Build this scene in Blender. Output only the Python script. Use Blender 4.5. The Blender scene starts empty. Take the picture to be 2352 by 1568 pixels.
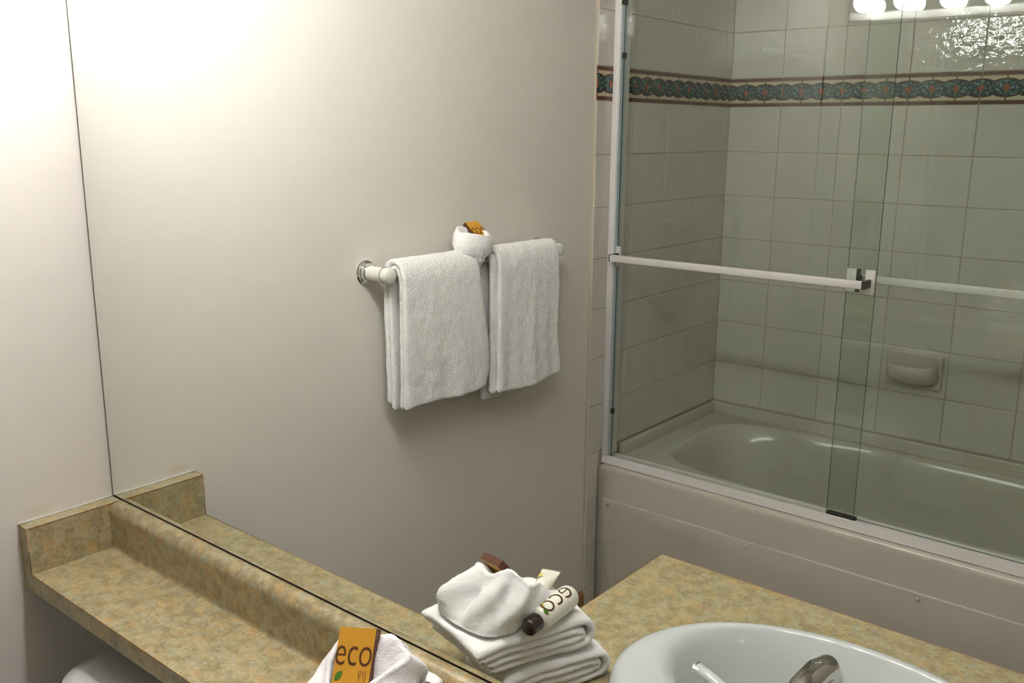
import bpy, bmesh, math, random
from mathutils import Vector, Matrix, noise
random.seed(7)
scene = bpy.context.scene
COL = scene.collection
ZC = 0.80            # height of the counter top above the floor
# ------------------------------------------------------------------ camera
# The mirror plane is y = 0, the left wall x = 0, the room lies at y < 0.
cam_d = bpy.data.cameras.new('camera')
cam_d.sensor_fit = 'HORIZONTAL'; cam_d.sensor_width = 36.0
cam_d.lens = 2115.05 / 2352 * 36.0
cam_d.clip_start = 0.02
cam = bpy.data.objects.new('camera', cam_d); COL.objects.link(cam)
_f = Vector((-0.6185074, 0.75344685, -0.22308391)).normalized()
_r = Vector((0.77179908, 0.63582113, 0.00759349)).normalized()
_u = _r.cross(_f).normalized()
cam.matrix_world = Matrix(((_r.x, _u.x, -_f.x, 1.51843), (_r.y, _u.y, -_f.y, -0.73446),
                           (_r.z, _u.z, -_f.z, 0.71656 + ZC), (0, 0, 0, 1)))
scene.camera = cam
# ------------------------------------------------------------------ world, exposure
world = bpy.data.worlds.new('world'); scene.world = world
world.use_nodes = True
world.node_tree.nodes['Background'].inputs[0].default_value = (0, 0, 0, 1)
world.node_tree.nodes['Background'].inputs[1].default_value = 0.0
vs = scene.view_settings
vs.view_transform = 'Standard'; vs.look = 'None'; vs.gamma = 1.0; vs.use_curve_mapping = False
vs.exposure = 0.0
BULB_STRENGTH = 72.0           # one value for all eight bulbs of the strip light
BULB_COLOR = (1.0, 0.975, 0.965)
scene.cycles.max_bounces = 12; scene.cycles.diffuse_bounces = 4
scene.cycles.glossy_bounces = 8; scene.cycles.transparent_max_bounces = 24
scene.cycles.use_light_tree = False; scene.cycles.blur_glossy = 0.3; scene.cycles.sample_clamp_indirect = 0.0

# ------------------------------------------------------------------ material helpers
MATS = {}
def new_mat(name):
    m = bpy.data.materials.new(name); m.use_nodes = True
    nt = m.node_tree; b = nt.nodes.get('Principled BSDF')
    MATS[name] = m
    return m, nt, b
def lin(r, g, b):
    f = lambda c: (c / 255 / 12.92) if c / 255 <= 0.04045 else ((c / 255 + 0.055) / 1.055) ** 2.4
    return (f(r), f(g), f(b), 1)
def plain(name, col, rough=0.5, metal=0.0, spec=0.5, coat=0.0):
    m, nt, b = new_mat(name)
    b.inputs['Base Color'].default_value = col
    b.inputs['Roughness'].default_value = rough
    b.inputs['Metallic'].default_value = metal
    b.inputs['Specular IOR Level'].default_value = spec
    if coat: b.inputs['Coat Weight'].default_value = coat; b.inputs['Coat Roughness'].default_value = 0.05
    return m
def N(nt, t, **kw):
    n = nt.nodes.new(t)
    for k, v in kw.items(): setattr(n, k, v)
    return n
def add_bump(nt, b, scale, strength, dist=0.001, detail=3.0, kind='noise', rough=0.6):
    tc = N(nt, 'ShaderNodeTexCoord')
    tx = N(nt, 'ShaderNodeTexNoise' if kind == 'noise' else 'ShaderNodeTexVoronoi')
    tx.inputs['Scale'].default_value = scale
    if kind == 'noise':
        tx.inputs['Detail'].default_value = detail; tx.inputs['Roughness'].default_value = rough
    bp = N(nt, 'ShaderNodeBump'); bp.inputs['Strength'].default_value = strength; bp.inputs['Distance'].default_value = dist
    nt.links.new(tc.outputs['Object'], tx.inputs['Vector'])
    nt.links.new(tx.outputs[0], bp.inputs['Height'])
    nt.links.new(bp.outputs[0], b.inputs['Normal'])
    return tx, bp
def math_node(nt, op, a, b=None, c=None):
    n = N(nt, 'ShaderNodeMath', operation=op)
    for i, v in enumerate((a, b, c)):
        if v is None: continue
        if isinstance(v, (int, float)): n.inputs[i].default_value = v
        else: nt.links.new(v, n.inputs[i])
    return n.outputs[0]
def mixc(nt, fac, a, b):
    n = N(nt, 'ShaderNodeMix', data_type='RGBA')
    if isinstance(fac, (int, float)): n.inputs[0].default_value = fac
    else: nt.links.new(fac, n.inputs[0])
    for i, v in ((6, a), (7, b)):
        if isinstance(v, tuple): n.inputs[i].default_value = v
        else: nt.links.new(v, n.inputs[i])
    return n.outputs[2]

# wall paint, with a faint yellow stain over the side splash
def make_paint():
    m, nt, b = new_mat('wall_paint')
    b.inputs['Roughness'].default_value = 0.55; b.inputs['Specular IOR Level'].default_value = 0.3
    add_bump(nt, b, 260, 0.10, 0.001)
    geo = N(nt, 'ShaderNodeNewGeometry')
    def spot(cx, cy, cz, sy, sz):
        sub = N(nt, 'ShaderNodeVectorMath', operation='SUBTRACT'); nt.links.new(geo.outputs['Position'], sub.inputs[0])
        sub.inputs[1].default_value = (cx, cy, cz)
        mul = N(nt, 'ShaderNodeVectorMath', operation='MULTIPLY'); nt.links.new(sub.outputs[0], mul.inputs[0])
        mul.inputs[1].default_value = (8, 1 / sy, 1 / sz)
        ln = N(nt, 'ShaderNodeVectorMath', operation='LENGTH'); nt.links.new(mul.outputs[0], ln.inputs[0])
        mr = N(nt, 'ShaderNodeMapRange', interpolation_type='SMOOTHSTEP'); nt.links.new(ln.outputs['Value'], mr.inputs[0])
        mr.inputs[1].default_value = 1.0; mr.inputs[2].default_value = 0.2; mr.inputs[3].default_value = 0; mr.inputs[4].default_value = 0.35
        return mr.outputs[0]
    s = spot(0, -0.128, ZC + 0.093, 0.035, 0.013)
    c = mixc(nt, s, PAINT, (0.58, 0.46, 0.27, 1))
    nt.links.new(c, b.inputs['Base Color'])
    return m
PAINT = (0.72, 0.68, 0.62, 1)
make_paint()
plain('ceiling_paint', (0.56, 0.54, 0.50, 1), 0.7)
plain('grout', (0.50, 0.43, 0.335, 1), 0.85)

def make_tile():
    m, nt, b = new_mat('tile_glaze')
    b.inputs['Roughness'].default_value = 0.03; b.inputs['Specular IOR Level'].default_value = 0.55
    oi = N(nt, 'ShaderNodeObjectInfo')
    c = mixc(nt, oi.outputs['Random'], (0.60, 0.565, 0.52, 1), (0.625, 0.585, 0.54, 1))
    nt.links.new(c, b.inputs['Base Color'])
    geo = N(nt, 'ShaderNodeNewGeometry')
    tx = N(nt, 'ShaderNodeTexNoise'); tx.inputs['Scale'].default_value = 36; tx.inputs['Detail'].default_value = 2.5
    nt.links.new(geo.outputs['Position'], tx.inputs['Vector'])
    bp = N(nt, 'ShaderNodeBump'); bp.inputs['Strength'].default_value = 0.30; bp.inputs['Distance'].default_value = 0.004
    nt.links.new(tx.outputs[0], bp.inputs['Height']); nt.links.new(bp.outputs[0], b.inputs['Normal'])
    return m
make_tile()

def make_border():
    # printed border tile: brown bands, cream ground, teal leaf braid with terracotta diamonds
    m, nt, b = new_mat('border_print')
    b.inputs['Roughness'].default_value = 0.12
    tc = N(nt, 'ShaderNodeTexCoord'); sp = N(nt, 'ShaderNodeSeparateXYZ'); nt.links.new(tc.outputs['Object'], sp.inputs[0])
    M = lambda op, a, b_=None, c_=None: math_node(nt, op, a, b_, c_)
    u = M('ADD', M('MULTIPLY', sp.outputs['X'], 3 / 0.2032), 30.0)
    v = M('DIVIDE', sp.outputs['Z'], 0.0470)              # -1 .. 1
    fu = M('SUBTRACT', M('FRACT', u), 0.5)
    av = M('ABSOLUTE', v)
    ph = M('MULTIPLY', u, 2 * math.pi)
    arc = M('SQRT', M('MAXIMUM', M('SUBTRACT', 1.0, M('POWER', M('MULTIPLY', M('ABSOLUTE', fu), 1.75), 2.0)), 0.0))
    half = M('ADD', M('MULTIPLY', arc, 0.30), 0.22)
    dist = M('SUBTRACT', half, av)
    inside = M('GREATER_THAN', dist, 0.0)
    outline = M('LESS_THAN', M('ABSOLUTE', dist), 0.055)
    nz = N(nt, 'ShaderNodeTexNoise'); nz.inputs['Scale'].default_value = 170; nz.inputs['Detail'].default_value = 2
    nt.links.new(tc.outputs['Object'], nz.inputs['Vector'])
    rp = N(nt, 'ShaderNodeValToRGB'); nt.links.new(nz.outputs[0], rp.inputs[0])
    e = rp.color_ramp.elements
    e[0].position = 0.40; e[0].color = (0.012, 0.035, 0.038, 1); e[1].position = 0.66; e[1].color = (0.20, 0.30, 0.26, 1)
    k = e.new(0.53); k.color = (0.045, 0.095, 0.092, 1)
    cream = (0.56, 0.47, 0.34, 1)
    c = mixc(nt, inside, cream, rp.outputs[0])
    # braid lines crossing the leaf band
    w1 = M('ABSOLUTE', M('SUBTRACT', v, M('MULTIPLY', M('SINE', M('MULTIPLY', ph, 1.0)), 0.45)))
    br = M('MULTIPLY', M('LESS_THAN', w1, 0.075), inside)
    c = mixc(nt, br, c, (0.010, 0.018, 0.016, 1))
    c = mixc(nt, outline, c, (0.055, 0.028, 0.016, 1))
    dia = M('LESS_THAN', M('ADD', M('MULTIPLY', M('ABSOLUTE', fu), 2.5), M('MULTIPLY', av, 1.25)), 0.40)
    c = mixc(nt, dia, c, (0.27, 0.095, 0.05, 1))
    tick = M('MULTIPLY', M('LESS_THAN', M('ABSOLUTE', fu), 0.03), M('GREATER_THAN', av, 0.58))
    c = mixc(nt, tick, c, (0.11, 0.05, 0.025, 1))
    band = M('GREATER_THAN', av, 0.735)
    c = mixc(nt, band, c, (0.155, 0.062, 0.032, 1))
    seam = M('LESS_THAN', M('ABSOLUTE', M('SUBTRACT', av, 0.86)), 0.03)
    c = mixc(nt, seam, c, (0.07, 0.03, 0.018, 1))
    nt.links.new(c, b.inputs['Base Color'])
    return m
make_border()

def make_laminate():
    m, nt, b = new_mat('laminate')
    b.inputs['Roughness'].default_value = 0.34; b.inputs['Specular IOR Level'].default_value = 0.45
    geo = N(nt, 'ShaderNodeNewGeometry')
    def nz(scale, detail, off, rough=0.62):
        mp = N(nt, 'ShaderNodeMapping'); nt.links.new(geo.outputs['Position'], mp.inputs[0]); mp.inputs['Location'].default_value = (off, off * 1.7, off * .6)
        t = N(nt, 'ShaderNodeTexNoise'); t.inputs['Scale'].default_value = scale; t.inputs['Detail'].default_value = detail; t.inputs['Roughness'].default_value = rough
        nt.links.new(mp.outputs[0], t.inputs['Vector']); return t.outputs[0]
    def step(x, lo, hi):
        r = N(nt, 'ShaderNodeMapRange', interpolation_type='SMOOTHSTEP'); nt.links.new(x, r.inputs[0])
        r.inputs[1].default_value = lo; r.inputs[2].default_value = hi; return r.outputs[0]
    c = mixc(nt, step(nz(46, 5, 0.0), .34, .66), (0.285, 0.228, 0.112, 1), (0.435, 0.365, 0.20, 1))
    c = mixc(nt, math_node(nt, 'MULTIPLY', step(nz(40, 5, 3.1), .50, .68), 0.62), c, (0.53, 0.335, 0.13, 1))   # amber
    c = mixc(nt, math_node(nt, 'MULTIPLY', step(nz(55, 5, 7.7), .50, .66), 0.65), c, (0.37, 0.385, 0.285, 1))  # grey green
    c = mixc(nt, math_node(nt, 'MULTIPLY', step(nz(140, 4, 11.2), .52, .68), 0.6), c, (0.20, 0.165, 0.09, 1))  # dark specks
    c = mixc(nt, math_node(nt, 'MULTIPLY', step(nz(170, 4, 15.9), .54, .68), 0.55), c, (0.52, 0.47, 0.37, 1))  # light specks
    nt.links.new(c, b.inputs['Base Color'])
    return m
make_laminate()
plain('laminate_core', (0.34, 0.17, 0.055, 1), 0.6)
plain('caulk', (0.80, 0.77, 0.72, 1), 0.5)

def make_mirror():
    m, nt, b = new_mat('mirror_silver')
    nt.nodes.remove(b)
    g = N(nt, 'ShaderNodeBsdfGlossy'); g.inputs['Roughness'].default_value = 0.0
    g.inputs['Color'].default_value = (0.865, 0.895, 0.86, 1)
    nt.links.new(g.outputs[0], nt.nodes['Material Output'].inputs[0])
make_mirror()
plain('mirror_edge', (0.016, 0.012, 0.008, 1), 0.7, 0, 0.2)

def make_glass(name, tint, boost):
    m, nt, b = new_mat(name); nt.nodes.remove(b)
    tr = N(nt, 'ShaderNodeBsdfTransparent'); tr.inputs[0].default_value = tint
    gl = N(nt, 'ShaderNodeBsdfGlossy'); gl.inputs['Roughness'].default_value = 0.0
    fr = N(nt, 'ShaderNodeFresnel'); fr.inputs[0].default_value = 1.48
    geo = N(nt, 'ShaderNodeNewGeometry')
    front = math_node(nt, 'SUBTRACT', 1.0, geo.outputs['Backfacing'])
    fac = math_node(nt, 'MINIMUM', math_node(nt, 'MULTIPLY', math_node(nt, 'MULTIPLY', fr.outputs[0], boost), front), 1.0)
    mx = N(nt, 'ShaderNodeMixShader'); nt.links.new(fac, mx.inputs[0])
    nt.links.new(tr.outputs[0], mx.inputs[1]); nt.links.new(gl.outputs[0], mx.inputs[2])
    nt.links.new(mx.outputs[0], nt.nodes['Material Output'].inputs[0])
make_glass('door_glass', (0.946, 0.973, 0.951, 1), 1.9)
plain('glass_edge', (0.035, 0.075, 0.06, 1), 0.2)

plain('white_metal', (0.70, 0.66, 0.65, 1), 0.28, 0.0, 0.5)
plain('chrome', (0.80, 0.80, 0.80, 1), 0.07, 1.0)
plain('tap_chrome', (0.50, 0.47, 0.44, 1), 0.09, 1.0)
plain('dark_plastic', (0.035, 0.028, 0.018, 1), 0.45)
plain('porcelain', (0.58, 0.60, 0.60, 1), 0.07, 0.0, 0.6)
plain('tub_acrylic', (0.56, 0.52, 0.455, 1), 0.16, 0.0, 0.5)
plain('bar_white', (0.72, 0.71, 0.65, 1), 0.18, 0.0, 0.5)
plain('dish_ceramic', (0.62, 0.57, 0.51, 1), 0.06, 0.0, 0.6)
plain('gold_card', lin(205, 148, 42), 0.42)
plain('brown_card', lin(92, 48, 20), 0.45)
plain('tan_card', lin(190, 150, 80), 0.5)
plain('brown_ink', lin(86, 44, 12), 0.5)
plain('leaf_green', lin(74, 120, 26), 0.5)
plain('leaf_yellow', lin(220, 200, 60), 0.5)
plain('bottle_plastic', (0.80, 0.77, 0.68, 1), 0.22, 0.0, 0.5)
plain('bottle_cap', (0.030, 0.016, 0.010, 1), 0.18, 0.0, 0.5)
plain('cabinet_wood', (0.33, 0.20, 0.10, 1), 0.4)
plain('fixture_white', (0.80, 0.79, 0.76, 1), 0.3)
plain('tag_cloth', (0.12, 0.16, 0.18, 1), 0.7)

def make_terry(name, col, scale, amt):
    m, nt, b = new_mat(name)
    b.inputs['Base Color'].default_value = col
    b.inputs['Roughness'].default_value = 0.95; b.inputs['Specular IOR Level'].default_value = 0.1
    b.inputs['Sheen Weight'].default_value = 0.25; b.inputs['Sheen Roughness'].default_value = 0.5
    tc = N(nt, 'ShaderNodeTexCoord')
    t = N(nt, 'ShaderNodeTexNoise'); t.inputs['Scale'].default_value = scale; t.inputs['Detail'].default_value = 3; t.inputs['Roughness'].default_value = .7
    nt.links.new(tc.outputs['Object'], t.inputs['Vector'])
    bp = N(nt, 'ShaderNodeBump'); bp.inputs['Strength'].default_value = amt; bp.inputs['Distance'].default_value = 0.006
    nt.links.new(t.outputs[0], bp.inputs['Height']); nt.links.new(bp.outputs[0], b.inputs['Normal'])
make_terry('terry', (0.90, 0.875, 0.87, 1), 240, 0.62)
make_terry('terry_fine', (0.89, 0.87, 0.87, 1), 420, 0.32)

def make_wood():
    m, nt, b = new_mat('baseboard_wood')
    b.inputs['Roughness'].default_value = 0.4
    tc = N(nt, 'ShaderNodeTexCoord'); mp = N(nt, 'ShaderNodeMapping'); mp.inputs['Scale'].default_value = (30, 2, 60)
    nt.links.new(tc.outputs['Object'], mp.inputs[0])
    t = N(nt, 'ShaderNodeTexNoise'); t.inputs['Scale'].default_value = 3; t.inputs['Detail'].default_value = 5
    nt.links.new(mp.outputs[0], t.inputs['Vector'])
    nt.links.new(mixc(nt, t.outputs[0], (0.20, 0.10, 0.03, 1), (0.42, 0.24, 0.08, 1)), b.inputs['Base Color'])
make_wood()
def make_floor():
    m, nt, b = new_mat('floor_vinyl')
    b.inputs['Roughness'].default_value = 0.35
    tc = N(nt, 'ShaderNodeTexCoord')
    t = N(nt, 'ShaderNodeTexNoise'); t.inputs['Scale'].default_value = 14; t.inputs['Detail'].default_value = 5
    nt.links.new(tc.outputs['Object'], t.inputs['Vector'])
    nt.links.new(mixc(nt, t.outputs[0], (0.15, 0.11, 0.07, 1), (0.22, 0.17, 0.11, 1)), b.inputs['Base Color'])
make_floor()
m, nt, b = new_mat('bulb_glow')
b.inputs['Base Color'].default_value = (0.9, 0.88, 0.84, 1)
b.inputs['Emission Color'].default_value = BULB_COLOR + (1,)
b.inputs['Emission Strength'].default_value = BULB_STRENGTH

# ------------------------------------------------------------------ mesh helpers
def link(name, verts, faces, mat, parent=None, smooth=False, mats=None, fmat=None):
    me = bpy.data.meshes.new(name); me.from_pydata([tuple(v) for v in verts], [], faces); me.update()
    for mm in (mats or [mat]): me.materials.append(MATS[mm])
    if fmat:
        for p, i in zip(me.polygons, fmat): p.material_index = i
    if smooth: me.polygons.foreach_set('use_smooth', [True] * len(me.polygons))
    o = bpy.data.objects.new(name, me); COL.objects.link(o)
    if parent: o.parent = parent
    return o
def recalc(o):
    bm = bmesh.new(); bm.from_mesh(o.data); bmesh.ops.recalc_face_normals(bm, faces=bm.faces); bm.to_mesh(o.data); bm.free()
    return o
def box_vf(lo, hi):
    (a, b, c), (d, e, f) = lo, hi
    v = [(a, b, c), (d, b, c), (d, e, c), (a, e, c), (a, b, f), (d, b, f), (d, e, f), (a, e, f)]
    return v, [(0, 3, 2, 1), (4, 5, 6, 7), (0, 1, 5, 4), (1, 2, 6, 5), (2, 3, 7, 6), (3, 0, 4, 7)]
def box(name, lo, hi, mat, parent=None, bevel=0.0, seg=2):
    lo, hi = [min(a, b) for a, b in zip(lo, hi)], [max(a, b) for a, b in zip(lo, hi)]
    v, f = box_vf(lo, hi)
    o = link(name, v, f, mat, parent)
    if bevel:
        bm = bmesh.new(); bm.from_mesh(o.data)
        bmesh.ops.bevel(bm, geom=list(bm.edges), offset=bevel, segments=seg, profile=0.5, affect='EDGES')
        bm.to_mesh(o.data); bm.free()
        o.data.polygons.foreach_set('use_smooth', [True] * len(o.data.polygons))
        sharp(o, 40)
    return o
def sharp(o, deg):
    me = o.data
    bm = bmesh.new(); bm.from_mesh(me)
    for e in bm.edges:
        e.smooth = not (len(e.link_faces) == 2 and e.calc_face_angle(0) > math.radians(deg))
    bm.to_mesh(me); bm.free()
def prism(name, pts, axis, a, b, mat, parent=None, bevel=0.0, seg=2, smooth_deg=None):
    """pts: 2D polygon in the two other axes (in x,y,z order), extruded along axis from a to b"""
    def mk(p, t):
        return {'x': (t, p[0], p[1]), 'y': (p[0], t, p[1]), 'z': (p[0], p[1], t)}[axis]
    n = len(pts)
    v = [mk(p, a) for p in pts] + [mk(p, b) for p in pts]
    f = [tuple(range(n)), tuple(range(2 * n - 1, n - 1, -1))] + [(i, i + n, (i + 1) % n + n, (i + 1) % n) for i in range(n)]
    o = link(name, v, f, mat, parent); recalc(o)
    if bevel:
        bm = bmesh.new(); bm.from_mesh(o.data)
        ed = [e for e in bm.edges if len(e.link_faces) == 2 and e.calc_face_angle(0) > 0.6]
        bmesh.ops.bevel(bm, geom=ed, offset=bevel, segments=seg, profile=0.5, affect='EDGES')
        bm.to_mesh(o.data); bm.free()
    if bevel or smooth_deg:
        o.data.polygons.foreach_set('use_smooth', [True] * len(o.data.polygons)); sharp(o, smooth_deg or 40)
    return o
def loft(name, rings, mat, parent=None, cap0=True, cap1=True, closed=False, smooth=True, sharp_deg=None):
    n = len(rings[0]); v = [p for r in rings for p in r]; f = []
    R = len(rings)
    for i in range(R - 1 + (1 if closed else 0)):
        a, b = i * n, ((i + 1) % R) * n
        for j in range(n):
            k = (j + 1) % n
            f.append((a + j, a + k, b + k, b + j))
    if not closed:
        if cap0: f.append(tuple(reversed(range(n))))
        if cap1: f.append(tuple(range((R - 1) * n, R * n)))
    o = link(name, v, f, mat, parent, smooth); recalc(o)
    if sharp_deg: sharp(o, sharp_deg)
    return o
def frame_from(d):
    d = Vector(d).normalized()
    a = Vector((0, 0, 1)) if abs(d.z) < 0.9 else Vector((1, 0, 0))
    u = d.cross(a).normalized(); w = u.cross(d).normalized()
    return d, u, w
def lathe(name, origin, axis, prof, mat, parent=None, n=28, sharp_deg=35, cap0=True, cap1=True):
    """prof: (distance along axis, radius)"""
    d, u, w = frame_from(axis); o = Vector(origin)
    rings = [[o + d * t + (u * math.cos(2 * math.pi * k / n) + w * math.sin(2 * math.pi * k / n)) * max(r, 1e-5) for k in range(n)] for t, r in prof]
    return loft(name, rings, mat, parent, cap0=cap0, cap1=cap1, sharp_deg=sharp_deg)
def tube(name, pts, radii, mat, parent=None, n=16, flat=1.0):
    P = [Vector(p) for p in pts]; rings = []
    up = None
    for i, p in enumerate(P):
        d = (P[min(i + 1, len(P) - 1)] - P[max(i - 1, 0)]).normalized()
        if up is None: _, u, w = frame_from(d)
        else:
            u = (up - d * up.dot(d)).normalized(); w = d.cross(u)
        up = u
        r = radii[i] if isinstance(radii, (list, tuple)) else radii
        rings.append([p + u * math.cos(2 * math.pi * k / n) * r + w * math.sin(2 * math.pi * k / n) * r * flat for k in range(n)])
    return loft(name, rings, mat, parent)
def empty(name, loc, label=None, cat=None, group=None):
    o = bpy.data.objects.new(name, None); COL.objects.link(o); o.location = loc; o.empty_display_size = 0.05
    tag(o, label, cat, group); return o
def tag(o, label=None, cat=None, group=None, kind=None):
    if label: o['label'] = label
    if cat: o['category'] = cat
    if group: o['group'] = group
    if kind: o['kind'] = kind
    return o
def adopt(parent):
    """children were modelled in world space: keep them there under a moved empty"""
    for c in COL.objects:
        if c.parent is parent: c.matrix_parent_inverse = Matrix.Translation(-Vector(parent.location))
def superellipse(cx, cy, hx, hy, n, z, N_=96):
    out = []
    for k in range(N_):
        t = 2 * math.pi * (k + 0.0) / N_
        c, s = math.cos(t), math.sin(t)
        q = (abs(c) ** n + abs(s) ** n) ** (-1.0 / n)
        out.append(Vector((cx + hx * c * q, cy + hy * s * q, z)))
    return out

# ------------------------------------------------------------------ room shell
RX, YB, CZ = 2.70, -2.292, 2.44        # right wall, wall behind the tub, ceiling
T = 0.12
def struct(o): o['kind'] = 'structure'; return o
floor = struct(box('floor', (0, YB, -0.1), (RX, 0.006, 0), 'floor_vinyl'))
ceiling = struct(box('ceiling', (0, YB, CZ), (RX, 0.006, CZ + 0.1), 'ceiling_paint'))
wall_left = struct(box('wall_left', (-T, YB - T, -0.1), (0, 0.006 + T, CZ + 0.1), 'wall_paint'))
wall_back = struct(box('wall_back', (0, 0.006, -0.1), (RX, 0.006 + T, CZ + 0.1), 'wall_paint'))
wall_right = struct(box('wall_right', (RX, YB - T, -0.1), (RX + T, 0.006 + T, CZ + 0.1), 'wall_paint'))
wall_front = struct(box('wall_front', (0, YB - T, -0.1), (RX, YB, CZ + 0.1), 'wall_paint'))
TE = 1.524                                # far end of the tub alcove
wall_alcove = struct(box('wall_alcove', (TE, YB, 0), (RX, -1.468, CZ), 'wall_paint'))
YT = 1.468                                # tiled area starts this far from the mirror
struct(prism('baseboard_left', [(0, 0), (0.013, 0), (0.013, 0.088), (0.008, 0.1), (0, 0.1)], 'y', -0.02, -YT, 'baseboard_wood'))

# ------------------------------------------------------------------ wall tiles
GAP = 0.0022
_tm = {}
def tile_mesh(w, h, kind):
    key = (round(w, 4), round(h, 4), kind)
    if key in _tm: return _tm[key]
    d, bv = 0.0025, 0.0016
    a, b = w / 2 - GAP / 2, h / 2 - GAP / 2
    # local: x across, y out of the wall (towards -y local), z up
    v = [(-a, 0, -b), (a, 0, -b), (a, 0, b), (-a, 0, b),
         (-a, -d + bv * .6, -b), (a, -d + bv * .6, -b), (a, -d + bv * .6, b), (-a, -d + bv * .6, b),
         (-a + bv, -d, -b + bv), (a - bv, -d, -b + bv), (a - bv, -d, b - bv), (-a + bv, -d, b - bv)]
    f = [(0, 3, 2, 1)]
    for i in range(4):
        j = (i + 1) % 4
        f += [(i, j, j + 4, i + 4), (i + 4, j + 4, j + 8, i + 8)]
    f.append((8, 9, 10, 11))
    me = bpy.data.meshes.new(kind); me.from_pydata(v, [], f); me.update()
    me.materials.append(MATS['border_print' if kind == 'border_tile' else 'tile_glaze'])
    _tm[key] = me
    return me
ZB0, ZB1, TH = ZC + 0.801, ZC + 0.895, 0.1499
TUBLIP = ZC - 0.2495
rows = [(ZB0 - (k + 1) * TH, ZB0 - k * TH, 'tile') for k in range(7)]
rows.append((ZB0, ZB1, 'border_tile'))
rows += [(ZB1 + k * TH, ZB1 + (k + 1) * TH, 'tile') for k in range(4)]
TOPZ = ZB1 + 4 * TH
BED = 0.0075
def lay(wall, place, cols, rws):
    for (c0, c1) in cols:
        for (z0, z1, kind) in rws:
            if c1 - c0 < 0.006 or z1 - z0 < 0.006: continue
            o = bpy.data.objects.new(kind, tile_mesh(c1 - c0, z1 - z0, kind)); COL.objects.link(o)
            pos, rz = place((c0 + c1) / 2, (z0 + z1) / 2)
            o.location = pos; o.rotation_euler = (0, 0, rz); o.parent = wall
# wall behind the tub (faces the mirror, +y): local -y must point to +y  -> rotate pi
cx = [0.008, 0.1943] + [0.1943 + 0.2032 * k for k in range(1, 7)] + [TE - 0.008]
lay(wall_front, lambda u, z: ((u, YB + BED, z), math.pi), list(zip(cx[:-1], cx[1:])), rows)
box('grout_bed', (0, YB, TUBLIP - 0.02), (TE, YB + BED, TOPZ), 'grout', wall_front)
# left wall (faces +x): local -y -> +x : rotate +90deg
yj = [YT, 1.674, 1.8626, 2.0486, 2.231, 2.292 - 0.010]
lay(wall_left, lambda u, z: ((BED, -u, z), math.pi / 2), list(zip(yj[:-1], yj[1:])), rows)
low = []
z = ZB0 - 7 * TH
while z > 0.01:
    low.append((max(0.0, z - TH), z, 'tile')); z -= TH
lay(wall_left, lambda u, z: ((BED, -u, z), math.pi / 2), [(YT, 1.529)], low)
box('grout_bed', (0, -2.292, 0), (BED, -YT - 0.0008, TOPZ), 'grout', wall_left)
# alcove end wall (faces -x): rotate -90deg
lay(wall_alcove, lambda u, z: ((TE - BED, -u, z), -math.pi / 2), list(zip(yj[:-1], yj[1:])), rows)
box('grout_bed', (TE - BED, -2.292, TUBLIP - 0.02), (TE, -YT - 0.0008, TOPZ), 'grout', wall_alcove)

# ------------------------------------------------------------------ mirror
MZ0, MZ1, MX0, MX1 = ZC + 0.0836, ZC + 1.140, 0.0055, 1.90
mirror = empty('wall_mirror', (0.95, 0.003, MZ0), 'large frameless wall mirror standing on the backsplash above the counter', 'mirror')
v, f = box_vf((MX0, 0.0, MZ0), (MX1, 0.005, MZ1))
link('silvered_glass', v, f, None, mirror, mats=['mirror_silver', 'mirror_edge'], fmat=[1, 1, 0, 1, 1, 1])
box('bottom_channel', (MX0, 0.0006, MZ0 - 0.0034), (MX1, 0.006, MZ0), 'mirror_edge', mirror)
box('side_gap_shade', (0.0002, 0.0045, MZ0 - 0.0034), (MX0, 0.006, MZ1), 'mirror_edge', mirror)  # near-black strip: shade of the open gap by the wall, put in as colour
adopt(mirror)

# ------------------------------------------------------------------ vanity light bar
FX0, FX1, FZ0, FZ1 = 0.085, 0.085 + 8 * 0.1524, ZC + 1.152, ZC + 1.272
light = empty('vanity_light_offscreen', ((FX0 + FX1) / 2, 0.006, FZ0), 'long strip light with a row of bare globe bulbs above the mirror', 'light fixture')
box('housing', (FX0, 0.006, FZ0), (FX1, -0.010, FZ1), 'fixture_white', light, 0.003)
box('front_plate', (FX0 + 0.004, -0.0095, FZ0 + 0.030), (FX1 - 0.004, -0.0125, FZ1 - 0.030), 'chrome', light)
for k in range(8):
    bx = FX0 + 0.0762 + 0.1524 * k; bz = (FZ0 + FZ1) / 2
    lathe('socket', (bx, -0.0122, bz), (0, -1, 0), [(0, 0.021), (0.008, 0.021), (0.010, 0.018)], 'chrome', light)
    prof = [(0.008, 0.013), (0.011, 0.0155)]
    for i in range(1, 10):
        a = math.pi * (0.86 - 0.86 * i / 9)
        prof.append((0.0470 - 0.0375 * math.cos(math.pi - a), 0.0375 * math.sin(a)))
    lathe('bulb_offscreen', (bx, -0.0122, bz), (0, -1, 0), prof, 'bulb_glow', light, n=16, sharp_deg=None)
adopt(light)

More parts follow.
